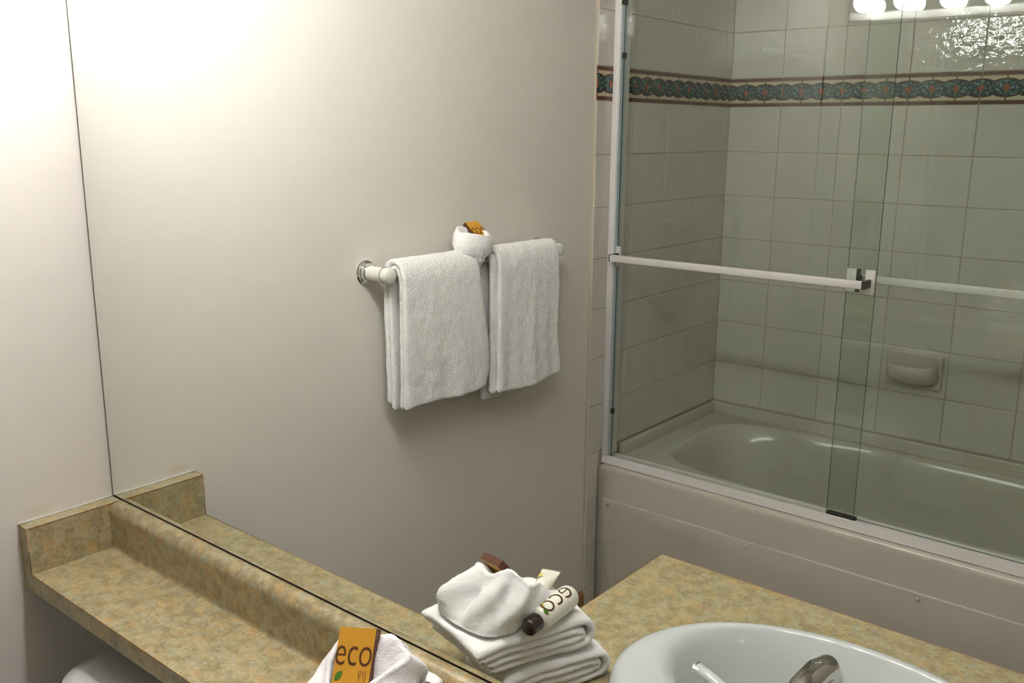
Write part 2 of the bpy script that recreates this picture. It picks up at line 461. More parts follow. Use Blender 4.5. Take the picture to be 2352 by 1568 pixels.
# ------------------------------------------------------------------ counter
XV, DV, A_ = 0.7825, 0.5775, 0.161
VX1 = 1.95
CT = 0.031
SK = dict(cx=1.185, cy=-0.275, a=0.28, b=0.212)
counter = empty('vanity_counter', (1.2, -0.25, ZC - CT), 'mottled green and tan laminate counter with a narrow shelf over the toilet', 'countertop')
outline = [(0.0005, 0.005), (0.0005, -A_)]
rad = 0.06
outline += [(XV - rad, -A_)] + [(XV - rad + rad * math.sin(t), -A_ - rad + rad * math.cos(t)) for t in [i * math.pi / 16 for i in range(1, 8)]] + [(XV, -A_ - rad)]
outline += [(XV, -DV), (VX1, -DV), (VX1, 0.005)]
def slab_with_hole(name, outer, hole, z0, z1, mat, parent):
    bm = bmesh.new()
    def loop(pts):
        vs_ = [bm.verts.new((p[0], p[1], z1)) for p in pts]
        return [bm.edges.new((vs_[i], vs_[(i + 1) % len(vs_)])) for i in range(len(vs_))]
    e = loop(outer) + loop(hole)
    bmesh.ops.triangle_fill(bm, use_beauty=True, use_dissolve=False, edges=e)
    cx_, cy_ = sum(p[0] for p in hole) / len(hole), sum(p[1] for p in hole) / len(hole)
    r = bmesh.ops.extrude_face_region(bm, geom=list(bm.faces))
    for g in r['geom']:
        if isinstance(g, bmesh.types.BMVert): g.co.z = z0
    bmesh.ops.recalc_face_normals(bm, faces=bm.faces)
    me = bpy.data.meshes.new(name); bm.to_mesh(me); bm.free(); me.materials.append(MATS[mat])
    o = bpy.data.objects.new(name, me); COL.objects.link(o); o.parent = parent
    return o
hole = [(SK['cx'] + (SK['a'] - 0.02) * math.cos(t), SK['cy'] + (SK['b'] - 0.02) * math.sin(t)) for t in [2 * math.pi * i / 48 for i in range(48)]]
slab_with_hole('worktop', outline, hole, ZC - CT, ZC, 'laminate', counter)
# rolled backsplash
bp_ = [(0.0055, ZC), (-0.0262, ZC), (-0.0245, ZC + 0.0018), (-0.0238, ZC + 0.006)]
for i in range(0, 9):
    t = i / 8 * math.pi / 2
    bp_.append((-0.0238 + 0.018 - 0.018 * math.cos(t), ZC + 0.080 - 0.018 + 0.018 * math.sin(t)))
bp_ += [(0.0055, ZC + 0.080)]
prism('backsplash', bp_, 'x', 0.0322, VX1, 'laminate', counter, smooth_deg=35)
box('side_splash', (0.0005, -0.0000, ZC), (0.0322, -A_, ZC + 0.080), 'laminate', counter, 0.0006, 1)
# dark laminate seams along the square edges
def seam(p, q, r=0.0007, n='edge_seam'): tube(n, [p, q], r, 'laminate_core', counter, n=6)
seam((0.0322, -A_, ZC), (XV - rad, -A_, ZC)); seam((XV, -A_ - rad, ZC), (XV, -DV, ZC)); seam((XV, -DV, ZC), (VX1, -DV, ZC))
seam((0.0322, -A_, ZC), (0.0322, -A_, ZC + 0.08)); seam((0.0322, -0.005, ZC + 0.08), (0.0322, -A_, ZC + 0.08)); seam((0.001, -A_, ZC + 0.08), (0.0322, -A_, ZC + 0.08))
tube('caulk_line', [(0.0012, -0.001, ZC + 0.0805), (0.0012, -A_ - 0.0005, ZC + 0.0805)], 0.0019, 'caulk', counter, n=8)
adopt(counter)

# cabinet under the wide part of the counter
cab = empty('vanity_cabinet', (1.37, -0.27, 0), 'wooden vanity cabinet under the wide part of the counter', 'cabinet')
CF = -DV + 0.045
box('side_panel', (XV + 0.02, 0.005, 0.09), (XV + 0.038, CF, ZC - CT), 'cabinet_wood', cab)
box('side_panel', (VX1 - 0.018, 0.005, 0.09), (VX1, CF, ZC - CT), 'cabinet_wood', cab)
box('back_panel', (XV + 0.038, 0.005, 0.09), (VX1 - 0.018, -0.003, ZC - CT), 'cabinet_wood', cab)
box('floor_panel', (XV + 0.038, -0.003, 0.09), (VX1 - 0.018, CF, 0.108), 'cabinet_wood', cab)
box('front_rail', (XV + 0.038, CF, ZC - CT - 0.05), (VX1 - 0.018, CF + 0.018, ZC - CT), 'cabinet_wood', cab)
box('plinth', (XV + 0.02, 0.005, 0), (VX1, -DV + 0.11, 0.09), 'cabinet_wood', cab)
nd = 3; dw = (VX1 - XV - 0.02) / nd
for k in range(nd):
    x0 = XV + 0.02 + k * dw + 0.006; x1 = x0 + dw - 0.012
    dr = box('door', (x0, -DV + 0.0449, 0.11), (x1, -DV + 0.026, ZC - CT - 0.03), 'cabinet_wood', cab, 0.003)
    lathe('knob', (x1 - 0.04, -DV + 0.026, 0.66), (0, -1, 0), [(0, 0.006), (0.01, 0.006), (0.016, 0.014), (0.022, 0.012), (0.024, 0.002)], 'chrome', dr)
adopt(cab)

# ------------------------------------------------------------------ sink
def ell(cx, cy, a, b, z, n=72): return [Vector((cx + a * math.cos(2 * math.pi * k / n), cy + b * math.sin(2 * math.pi * k / n), z)) for k in range(n)]
X, Y, A, B = SK['cx'], SK['cy'], SK['a'], SK['b']
sink = empty('oval_sink', (X, Y, ZC), 'white porcelain oval drop-in sink with a broad rounded rim', 'sink')
BY = Y - 0.043                                  # the bowl sits towards the front, leaving a tap ledge at the mirror side
rings = [ell(X, Y, A - 0.024, B - 0.024, ZC - 0.03), ell(X, Y, A - 0.022, B - 0.022, ZC - 0.001), ell(X, Y, A - 0.003, B - 0.003, ZC + 0.0005), ell(X, Y, A, B, ZC + 0.005), ell(X, Y, A - 0.003, B - 0.003, ZC + 0.013), ell(X, Y, A - 0.012, B - 0.012, ZC + 0.019),
         ell(X, Y, A - 0.024, B - 0.022, ZC + 0.021), ell(X, Y - 0.034, A - 0.044, 0.152, ZC + 0.020), ell(X, BY, A - 0.054, 0.141, ZC + 0.015), ell(X, BY, A - 0.064, 0.131, ZC + 0.002),
         ell(X, BY, A - 0.078, 0.120, ZC - 0.035), ell(X, BY, A - 0.105, 0.103, ZC - 0.085), ell(X, BY, A - 0.155, 0.075, ZC - 0.120), ell(X, BY, 0.06, 0.045, ZC - 0.133), ell(X, BY, 0.024, 0.024, ZC - 0.136)]
loft('basin', rings, 'porcelain', sink, cap0=False)
lathe('drain', (X, BY, ZC - 0.1365), (0, 0, 1), [(0, 0.0235), (0.002, 0.0235), (0.004, 0.018), (0.003, 0.003)], 'chrome', sink)
adopt(sink)

# ------------------------------------------------------------------ faucet
FXc, FYc, FZ = 1.193, -0.128, ZC + 0.0205
fa = empty('faucet', (FXc, FYc, FZ), 'chrome centreset tap with white lever handles on the oval sink', 'faucet')
loft('base_plate', [superellipse(FXc, FYc, 0.078, 0.026, 3, FZ, 40), superellipse(FXc, FYc, 0.078, 0.026, 3, FZ + 0.012, 40), superellipse(FXc, FYc, 0.070, 0.020, 3, FZ + 0.018, 40)], 'chrome', fa, sharp_deg=40)
sp = [(FXc, FYc, FZ + 0.012), (FXc, FYc - 0.002, FZ + 0.05), (FXc, FYc - 0.015, FZ + 0.078), (FXc, FYc - 0.045, FZ + 0.097), (FXc, FYc - 0.085, FZ + 0.097), (FXc, FYc - 0.118, FZ + 0.088), (FXc, FYc - 0.138, FZ + 0.066), (FXc, FYc - 0.143, FZ + 0.052)]
tube('spout', sp, [0.019, 0.0165, 0.016, 0.0155, 0.015, 0.0145, 0.0135, 0.0125], 'tap_chrome', fa, n=20)
for s in (-1, 1):
    hx = FXc + s * 0.051
    hd = lathe('handle', (hx, FYc, FZ + 0.014), (0, 0, 1), [(0, 0.019), (0.02, 0.017), (0.042, 0.013), (0.058, 0.0125), (0.070, 0.011), (0.075, 0.001)], 'chrome', fa)
    a_, b_ = Vector((hx, FYc - 0.004, FZ + 0.077)), Vector((hx + s * 0.072, FYc - 0.031, FZ + 0.0805))
    d = b_ - a_
    tube('lever', [a_, a_ + d * .3, a_ + d * .7, a_ + d * .94], [0.0055, 0.0065, 0.008, 0.0078], 'porcelain', hd, n=14)
    tube('lever_tip', [a_ + d * .94, a_ + d * 0.985, a_ + d], [0.0079, 0.0077, 0.004], 'chrome', hd, n=14)
adopt(fa)

# ------------------------------------------------------------------ toilet
TX = 0.392
toi = empty('toilet', (TX, -0.35, 0), 'white toilet with its tank tucked under the narrow counter shelf', 'toilet')
def se(hx, hy, cy, z, n=5): return superellipse(TX, cy, hx, hy, n, z, 64)
loft('tank', [se(0.195, 0.080, -0.105, 0.37), se(0.205, 0.086, -0.108, 0.42), se(0.212, 0.092, -0.112, 0.655)], 'porcelain', toi, sharp_deg=50)
loft('tank_lid', [se(0.216, 0.098, -0.116, 0.656, 4), se(0.224, 0.105, -0.118, 0.662, 4), se(0.226, 0.107, -0.118, 0.684, 4), se(0.220, 0.102, -0.118, 0.694, 4), se(0.200, 0.085, -0.118, 0.699, 4), se(0.12, 0.04, -0.118, 0.7005, 4)], 'porcelain', toi)
def bowl_ring(w, l, cy, z): return [Vector((TX + w * math.sin(t), cy - l * math.cos(t) * (1.0 if math.cos(t) > 0 else 0.8), z)) for t in [2 * math.pi * k / 48 for k in range(48)]]
loft('bowl', [bowl_ring(0.115, 0.20, -0.34, 0.0), bowl_ring(0.105, 0.19, -0.34, 0.12), bowl_ring(0.13, 0.22, -0.38, 0.25), bowl_ring(0.175, 0.26, -0.42, 0.36), bowl_ring(0.18, 0.265, -0.425, 0.385)], 'porcelain', toi)
box('bowl_neck', (TX - 0.10, -0.03, 0.20), (TX + 0.10, -0.26, 0.37), 'porcelain', toi, 0.02)
loft('seat', [bowl_ring(0.183, 0.27, -0.425, 0.386), bowl_ring(0.186, 0.273, -0.425, 0.395), bowl_ring(0.18, 0.268, -0.425, 0.403)], 'porcelain', toi, sharp_deg=60)
loft('seat_lid', [bowl_ring(0.182, 0.27, -0.424, 0.4035), bowl_ring(0.182, 0.27, -0.424, 0.416), bowl_ring(0.165, 0.25, -0.424, 0.424), bowl_ring(0.08, 0.12, -0.424, 0.427)], 'porcelain', toi, sharp_deg=60)
lv = lathe('flush_lever', (TX - 0.15, -0.198, 0.61), (0, -1, 0), [(0, 0.012), (0.012, 0.012), (0.016, 0.006)], 'chrome', toi)
tube('lever_arm', [(TX - 0.15, -0.216, 0.61), (TX - 0.11, -0.222, 0.606), (TX - 0.075, -0.222, 0.60)], [0.005, 0.005, 0.007], 'chrome', lv, n=10)
adopt(toi)

# ------------------------------------------------------------------ bathtub
TY0, TY1, DZ = -1.53, YB + 0.008, ZC - 0.288
tub = empty('bathtub', (TE / 2, (TY0 + TY1) / 2, 0), 'cream acrylic bathtub with a flat front apron behind the sliding glass', 'bathtub')
tcx, thx = (0.0085 + TE - 0.0085) / 2, (TE - 0.017) / 2
tcy, thy = (TY0 + TY1) / 2, (TY0 - TY1) / 2
bcx, bhx = 0.77, 0.655
bcy, bhy = -1.943, 0.283
RN = 128
def rect(i, z): return superellipse(tcx, tcy, thx - i, thy - i, 300, z, RN)
def bas(i, z, n=4.5, dx=0.0, dy=0.0): return superellipse(bcx + dx, bcy + dy, bhx - i, bhy - i, n, z, RN)
rings = [rect(0, 0.0), rect(0, DZ - 0.022), rect(0.002, DZ - 0.012), rect(0.008, DZ - 0.004), rect(0.018, DZ), rect(0.03, DZ + 0.0005),
         bas(-0.018, DZ), bas(-0.008, DZ + 0.002), bas(0.0, DZ - 0.001), bas(0.008, DZ - 0.010), bas(0.018, DZ - 0.05, 4, 0.008), bas(0.034, DZ - 0.16, 3.6, 0.03), bas(0.060, DZ - 0.30, 3.2, 0.05), bas(0.085, DZ - 0.36, 3, 0.06), bas(0.13, DZ - 0.385, 3, 0.06), bas(0.20, DZ - 0.39, 2.6, 0.06)]
# armrest scallop in the long far edge
def scal(r, amt):
    out = []
    for p in r:
        if p.y < bcy:
            g = math.exp(-((p.x - 0.42) / 0.11) ** 2) - 0.8 * math.exp(-((p.x - 0.63) / 0.10) ** 2)
            p = Vector((p.x, p.y + amt * g, p.z))
        out.append(p)
    return out
for i in range(7, 12): rings[i] = scal(rings[i], 0.012)
body = loft('body', rings, 'tub_acrylic', tub, cap0=False, sharp_deg=None)
# raised flange against the walls
def strip(lo, hi): box('wall_flange', lo, hi, 'tub_acrylic', tub, 0.006, 3)
strip((0.0095, TY1 + 0.0005, DZ - 0.01), (TE - 0.0095, TY1 + 0.022, TUBLIP - 0.001))
strip((0.0095, TY1 + 0.02, DZ - 0.01), (0.030, -1.64, TUBLIP - 0.001))
strip((TE - 0.030, TY1 + 0.02, DZ - 0.01), (TE - 0.0095, -1.64, TUBLIP - 0.001))
pan = [(0.034, ZC - 0.392), (0.032, ZC - 0.42), (0.036, ZC - 0.50), (0.046, ZC - 0.60), (0.056, ZC - 0.655), (0.075, ZC - 0.70), (0.10, ZC - 0.73), (0.10, 0.02), (TE - 0.10, 0.02), (TE - 0.034, ZC - 0.50), (TE - 0.034, ZC - 0.392)]
panel = prism('access_panel', pan, 'y', TY0 + 0.001, TY0 + 0.0095, 'tub_acrylic', tub, 0.0055, 3)
for x in (0.0535, 0.5176, 0.9760, 1.43):
    lathe('screw', (x, TY0 + 0.0094, ZC - 0.409), (0, 1, 0), [(0, 0.0062), (0.0025, 0.0058), (0.0045, 0.0035), (0.005, 0.0003)], 'tub_acrylic', panel, n=14)
tube('panel_groove', [(0.083, TY0 + 0.0096, ZC - 0.52), (0.088, TY0 + 0.0096, ZC - 0.60), (0.095, TY0 + 0.0096, ZC - 0.66), (0.115, TY0 + 0.0096, ZC - 0.70)], 0.0008, 'grout', panel, n=6)
adopt(tub)

# ------------------------------------------------------------------ sliding glass tub enclosure
enc = empty('tub_enclosure', (TE / 2, -1.57, DZ), 'white framed sliding glass doors on the rim of the bathtub', 'shower door')
EZ1 = ZC + 1.24
YF, YR = -1.545, -1.602
box('jamb', (0.0105, YF, DZ + 0.0245), (0.031, YR, EZ1), 'white_metal', enc, 0.0015)
box('jamb', (TE - 0.031, YF, DZ + 0.0245), (TE - 0.0105, YR, EZ1), 'white_metal', enc, 0.0015)
prism('bottom_track', [(YF + 0.004, DZ + 0.0008), (YF, DZ + 0.006), (YF - 0.004, DZ + 0.024), (YF - 0.010, DZ + 0.024), (YF - 0.013, DZ + 0.015), (YR + 0.008, DZ + 0.015), (YR + 0.004, DZ + 0.020), (YR, DZ + 0.0008)], 'x', 0.0105, TE - 0.0105, 'white_metal', enc, 0.001, 2)
box('header', (0.0105, YF + 0.004, EZ1), (TE - 0.0105, YR - 0.004, EZ1 + 0.05), 'white_metal', enc, 0.003)
plain('blue_seal', (0.42, 0.49, 0.51, 1), 0.3)
box('seal_strip', (0.0312, -1.5475, DZ + 0.025), (0.0345, -1.5755, ZC + 1.058), 'blue_seal', enc)
box('hanger_block', (0.0312, -1.5475, ZC + 1.062), (0.0345, -1.5755, EZ1 - 0.002), 'dark_plastic', enc)
def pane(x0, x1, y0, y1, z0, z1):
    v, f = box_vf((x0, y0, z0), (x1, y1, z1))
    return link('glass_panel', v, f, None, enc, mats=['door_glass', 'glass_edge'], fmat=[1, 1, 0, 1, 0, 1])
P1 = pane(0.0347, 0.788, -1.5655, -1.5605, DZ + 0.0155, EZ1 - 0.002)
P2 = pane(0.708, TE - 0.020, -1.5905, -1.5855, DZ + 0.0155, EZ1 - 0.002)
BZ = ZC + 0.357
def handle_bar(par, x0, x1, yg, out, zc_):
    """bar carried by square plates; out is +1 to the room side, -1 to the tub side"""
    yb = yg + out * 0.047
    hb = box('rail', (x0, yb - 0.006, zc_ - 0.010), (x1, yb + 0.006, zc_ + 0.010), 'white_metal', par, 0.003, 2)
    return yb
def plate(par, xa, xb, yg, out, za, zb): return box('bracket_plate', (xa, yg + out * 0.0002, za), (xb, yg + out * 0.007, zb), 'white_metal', par, 0.001, 1)
yb = handle_bar(P1, 0.041, 0.772, -1.5605, 1, BZ)
plate(P1, 0.0225, 0.049, -1.5605, 1, ZC + 0.3275, ZC + 0.3865); plate(P1, 0.764, 0.7875, -1.5605, 1, ZC + 0.328, ZC + 0.3895)
box('bracket_arm', (0.0385, -1.5535, BZ - 0.010), (0.046, yb + 0.0055, BZ + 0.0102), 'dark_plastic', P1, 0.001, 1)
box('bracket_arm', (0.7715, -1.5535, BZ - 0.010), (0.779, yb + 0.0055, BZ + 0.0102), 'dark_plastic', P1, 0.001, 1)
plate(P2, 0.7085, 0.733, -1.5855, 1, ZC + 0.328, ZC + 0.3865)
box('plate_side_strip', (0.733, -1.5853, ZC + 0.328), (0.742, -1.5800, ZC + 0.3865), 'dark_plastic', P2)  # dark strip along the right side of the plate
yb = handle_bar(P2, 0.722, 1.45, -1.5905, -1, ZC + 0.355)
for xx in (0.722, 1.442): box('bracket_arm', (xx, -1.5907, ZC + 0.346), (xx + 0.008, yb, ZC + 0.364), 'dark_plastic', P2)
for zz in (ZC + 0.925, ZC - 0.119): box('bumper', (0.0346, -1.552, zz - 0.008), (0.045, -1.560, zz + 0.008), 'dark_plastic', enc, 0.001, 1)
box('centre_guide', (0.715, -1.5665, DZ + 0.0152), (0.79, -1.572, DZ + 0.026), 'dark_plastic', enc)
box('centre_guide', (0.715, -1.580, DZ + 0.0152), (0.79, -1.585, DZ + 0.024), 'dark_plastic', enc)
adopt(enc)

# ------------------------------------------------------------------ soap dish
SX0, SX1, SZ0, SZ1 = 0.620, 0.790, ZC - 0.073, ZC + 0.040
SYW = YB + BED + 0.0025
dish = empty('soap_dish', ((SX0 + SX1) / 2, SYW, SZ0), 'ceramic soap dish fixed to the tiled wall over the tub', 'soap dish')
box('back_plate', (SX0, SYW, SZ0), (SX1, SYW + 0.010, SZ1), 'dish_ceramic', dish, 0.004, 3)
# tray: front lip rises from the bottom, hollow behind it
prof = [(0.0, -0.072), (0.026, -0.071), (0.046, -0.062), (0.058, -0.040), (0.064, -0.010), (0.060, -0.007), (0.053, -0.018), (0.044, -0.036), (0.026, -0.046), (0.0, -0.047)]
nX = 14; vv, ff = [], []
cxm, hw = (SX0 + SX1) / 2, (SX1 - SX0) / 2 - 0.008
for i in range(nX + 1):
    s = -1 + 2 * i / nX
    k = (1 - abs(s) ** 4) ** 0.5
    for (dy, dz) in prof:
        lift = (1 - k) * 0.5
        vv.append((cxm + hw * s, SYW + 0.009 + dy * (0.35 + 0.65 * k), ZC + 0.012 + dz * (1 - 0.25 * lift) + 0.010 * (abs(s) ** 3)))
m_ = len(prof)
for i in range(nX):
    for j in range(m_):
        ff.append((i * m_ + j, i * m_ + (j + 1) % m_, (i + 1) * m_ + (j + 1) % m_, (i + 1) * m_ + j))
ff += [tuple(range(m_)), tuple(range(nX * m_ + m_ - 1, nX * m_ - 1, -1))]
recalc(link('tray', vv, ff, 'dish_ceramic', dish, True))
adopt(dish)

# ------------------------------------------------------------------ towel bar on the left wall
BY0, BY1, BZc, BXc = -0.6055, -1.2155, ZC + 0.412, 0.073
tb = empty('towel_bar', (0, (BY0 + BY1) / 2, BZc), 'white towel bar with chrome rosettes on the painted wall', 'towel bar')
for yy in (BY0, BY1):
    lathe('rosette', (0.0002, yy, BZc), (1, 0, 0), [(0, 0.026), (0.003, 0.0265), (0.005, 0.0235), (0.007, 0.0245), (0.010, 0.0245), (0.011, 0.0215), (0.013, 0.0225), (0.016, 0.0225), (0.017, 0.018), (0.020, 0.018)], 'chrome', tb, n=32, sharp_deg=25)
    lathe('post', (0.0195, yy, BZc), (1, 0, 0), [(0, 0.0165), (0.043, 0.0165)], 'bar_white', tb, n=32)
    lathe('ring', (0.062, yy, BZc), (1, 0, 0), [(0, 0.0165), (0.0005, 0.0178), (0.004, 0.0178), (0.0045, 0.0165)], 'chrome', tb, n=32)
    lathe('end_cap', (0.066, yy, BZc), (1, 0, 0), [(0, 0.0168), (0.012, 0.0168), (0.017, 0.0155), (0.020, 0.011), (0.021, 0.004), (0.0211, 0.0005)], 'bar_white', tb, n=32)
lathe('rod', (0.060, BY0 - 0.010, BZc), (0, -1, 0), [(0, 0.0085), (0.59, 0.0085)], 'bar_white', tb)
adopt(tb)

# ------------------------------------------------------------------ cloth helpers
def smooth_line(pts, step):
    """Catmull-Rom resample of a 2D polyline"""
    P = [Vector(p) for p in pts]; P = [P[0] * 2 - P[1]] + P + [P[-1] * 2 - P[-2]]
    out = []
    for i in range(1, len(P) - 2):
        a, b, c, d = P[i - 1:i + 3]; n = max(2, int((c - b).length / step))
        for k in range(n):
            t = k / n
            out.append(0.5 * ((2 * b) + (c - a) * t + (2 * a - 5 * b + 4 * c - d) * t * t + (3 * b - a - 3 * c + d) * t ** 3))
    out.append(P[-2]); return out
def ribbon_loop(line, th):
    """closed 2D outline of a thick line with round ends"""
    L, R = [], []
    for i, p in enumerate(line):
        d = (line[min(i + 1, len(line) - 1)] - line[max(i - 1, 0)]).normalized(); n = Vector((-d.y, d.x))
        L.append(p + n * th / 2); R.append(p - n * th / 2)
    def capn(p, d, s):
        n = Vector((-d.y, d.x)); out = []
        for a in (math.pi / 6, math.pi / 3, math.pi / 2, 2 * math.pi / 3, 5 * math.pi / 6):
            out.append(p + (n * math.cos(a) * s + d * math.sin(a)) * th / 2)
        return out
    d1 = (line[-1] - line[-2]).normalized(); d0 = (line[0] - line[1]).normalized()
    return L + capn(line[-1], d1, 1) + list(reversed(R)) + capn(line[0], d0, 1)
def ribbon_vf(line, th, S, mp, base=0):
    """sweep: S positions in 0..1; mp(p2d, s) -> xyz ; ends pulled in for a soft hem"""
    V, F = [], []
    n = None
    ss = [0.0] + list(S) + [1.0]
    for i, s in enumerate(ss):
        k = 0.35 if i in (0, len(ss) - 1) else (0.86 if i in (1, len(ss) - 2) else 1.0)
        lp = ribbon_loop(line, th * k); n = len(lp)
        V += [mp(p, s) for p in lp]
    for i in range(len(ss) - 1):
        for j in range(n):
            k = (j + 1) % n
            F.append((base + i * n + j, base + i * n + k, base + (i + 1) * n + k, base + (i + 1) * n + j))
    m = len(line)
    for off in (0, (len(ss) - 1) * n):      # end caps as quads across the thickness
        for j in range(m - 1):
            F.append((base + off + j, base + off + j + 1, base + off + (n - 5 - 1) - (j + 1), base + off + (n - 5 - 1) - j))
    return V, F
def fuzz(o, amp, freq, amp2=0.0, freq2=10):
    me = o.data; me.update()
    nrm = [v.normal.copy() for v in me.vertices]
    for v, n in zip(me.vertices, nrm):
        p = o.matrix_world @ v.co
        d = amp * noise.noise(p * freq)
        if amp2: d += amp2 * noise.noise(p * freq2 + Vector((3, 7, 1)))
        v.co += n * d
    me.update()
lerp = lambda a, b, t: a + (b - a) * t
def sstep(a, b, x):
    t = min(1, max(0, (x - a) / (b - a))); return t * t * (3 - 2 * t)

# ------------------------------------------------------------------ two towels hanging on the bar
def hang(name, layers, ylo, yhi, waves, mat, NS, label, cat, group, seed):
    """layers: (2D line in (x,z), thickness, extra y-lo, extra y-hi); ylo/yhi: functions of z giving distance from the mirror"""
    V, F = [], []
    for (line, th, e0, e1) in layers:
        ln = smooth_line(line, 0.006)
        S = [(i + 0.5) / NS for i in range(NS)]
        def mp(p, s, e0=e0, e1=e1):
            x, z = p
            y = lerp(ylo(z) + e0, yhi(z) + e1, s)
            h = max(0.0, (ZC + 0.40 - z)) / 0.3
            side = 1 if x > 0.066 else -0.35
            w = waves(s, h) * side
            return (x + w, -y, z + 0.004 * h * math.sin(6.0 * s + seed) * (1 if side > 0 else 0))
        v, f = ribbon_vf(ln, th, S, mp, len(V)); V += v; F += f
    o = link(name, V, F, mat, None, True); recalc(o)
    fuzz(o, 0.0010, 260, 0.0016, 40)
    tag(o, label, cat, group); return o
zt = ZC + 0.412
def wavesL(s, h): return h * (0.0035 * math.sin(9 * s + 0.6) + 0.002 * math.sin(21 * s + 1.0)) - 0.006 * h * (abs(2 * s - 1) ** 3)
def wavesR(s, h): return h * (0.003 * math.sin(11 * s + 2.0) + 0.0014 * math.sin(27 * s)) - 0.005 * h * (abs(2 * s - 1) ** 3)
left_layers = [
    ([(0.037, ZC + 0.118), (0.037, ZC + 0.22), (0.037, ZC + 0.36), (0.041, ZC + 0.412), (0.0495, ZC + 0.432), (0.066, ZC + 0.4385), (0.084, ZC + 0.432), (0.094, ZC + 0.408), (0.096, ZC + 0.36), (0.0945, ZC + 0.25), (0.090, ZC + 0.112)], 0.013, 0, 0),
    ([(0.0485, ZC + 0.105), (0.0485, ZC + 0.22), (0.0475, ZC + 0.36), (0.0495, ZC + 0.408), (0.0570, ZC + 0.4225), (0.068, ZC + 0.4260), (0.077, ZC + 0.419), (0.0825, ZC + 0.40), (0.0833, ZC + 0.36), (0.081, ZC + 0.25), (0.0765, ZC + 0.110)], 0.0115, 0.003, -0.004),
]
hang('hand_towel', left_layers, lambda z: 0.628 + 0.004 * sstep(ZC + .4, ZC + .1, z), lambda z: 0.872 + 0.046 * sstep(ZC + .43, ZC + .15, z) - 0.012 * sstep(ZC + .15, ZC + .10, z), wavesL, 'terry', 60,
     'white terry towel hanging over the bar beside the exposed bar post', 'towel', 'towels hanging on the bar', 0.4)
right_layers = [
    ([(0.037, ZC + 0.075), (0.037, ZC + 0.22), (0.037, ZC + 0.36), (0.041, ZC + 0.412), (0.0495, ZC + 0.432), (0.066, ZC + 0.4385), (0.084, ZC + 0.432), (0.094, ZC + 0.408), (0.096, ZC + 0.36), (0.0945, ZC + 0.25), (0.092, ZC + 0.082)], 0.013, 0.014, 0),
    ([(0.0485, ZC + 0.060), (0.0485, ZC + 0.22), (0.0475, ZC + 0.36), (0.0495, ZC + 0.408), (0.0570, ZC + 0.4225), (0.068, ZC + 0.4260), (0.077, ZC + 0.419), (0.0825, ZC + 0.40), (0.0833, ZC + 0.36), (0.082, ZC + 0.25), (0.079, ZC + 0.080)], 0.0115, 0.0, -0.006),
]
hang('hand_towel', right_layers, lambda z: 0.930 + 0.004 * sstep(ZC + .4, ZC + .1, z), lambda z: 1.186 + 0.020 * sstep(ZC + .20, ZC + .08, z) + 0.004 * sstep(ZC + .4, ZC + .3, z), wavesR, 'terry', 60,
     'white terry towel hanging over the bar next to the tiled strip and glass door', 'towel', 'towels hanging on the bar', 2.1)

# ------------------------------------------------------------------ lettering helper
def text_mesh(name, body_, size, mat, parent, M4, extrude=0.00015, fit=None, offset=0.0):
    cu = bpy.data.curves.new('text_curve', 'FONT'); cu.body = body_; cu.size = size; cu.extrude = extrude; cu.offset = offset
    cu.align_x = 'CENTER'; cu.align_y = 'CENTER'
    to = bpy.data.objects.new('text_tmp', cu); COL.objects.link(to)
    dg = bpy.context.evaluated_depsgraph_get()
    me = bpy.data.meshes.new_from_object(to.evaluated_get(dg)); me.name = name
    bpy.data.objects.remove(to); bpy.data.curves.remove(cu)
    xs = [v.co.x for v in me.vertices]; ys = [v.co.y for v in me.vertices]
    cx_, cy_ = (max(xs) + min(xs)) / 2, (max(ys) + min(ys)) / 2
    sx = fit[0] / (max(xs) - min(xs)) if fit else 1; sy = fit[1] / (max(ys) - min(ys)) if fit else 1
    for v in me.vertices: v.co = Vector(((v.co.x - cx_) * sx, (v.co.y - cy_) * sy, v.co.z))
    me.transform(M4); me.materials.clear(); me.materials.append(MATS[mat])
    o = bpy.data.objects.new(name, me); COL.objects.link(o); o.parent = parent
    return o
def leaf(name, mat, parent, M4, L, Wd):
    pts = []
    for i in range(9):
        t = i / 8; pts.append((Wd * math.sin(math.pi * t) ** 0.8 * (1 - 0.25 * t), L * t))
    pts += [(-x, y) for x, y in reversed(pts[1:-1])]
    v = [Vector((x, y - L / 2, 0.0002)) for x, y in pts]
    o = link(name, [M4 @ p for p in v], [tuple(range(len(v)))], mat, parent); return o

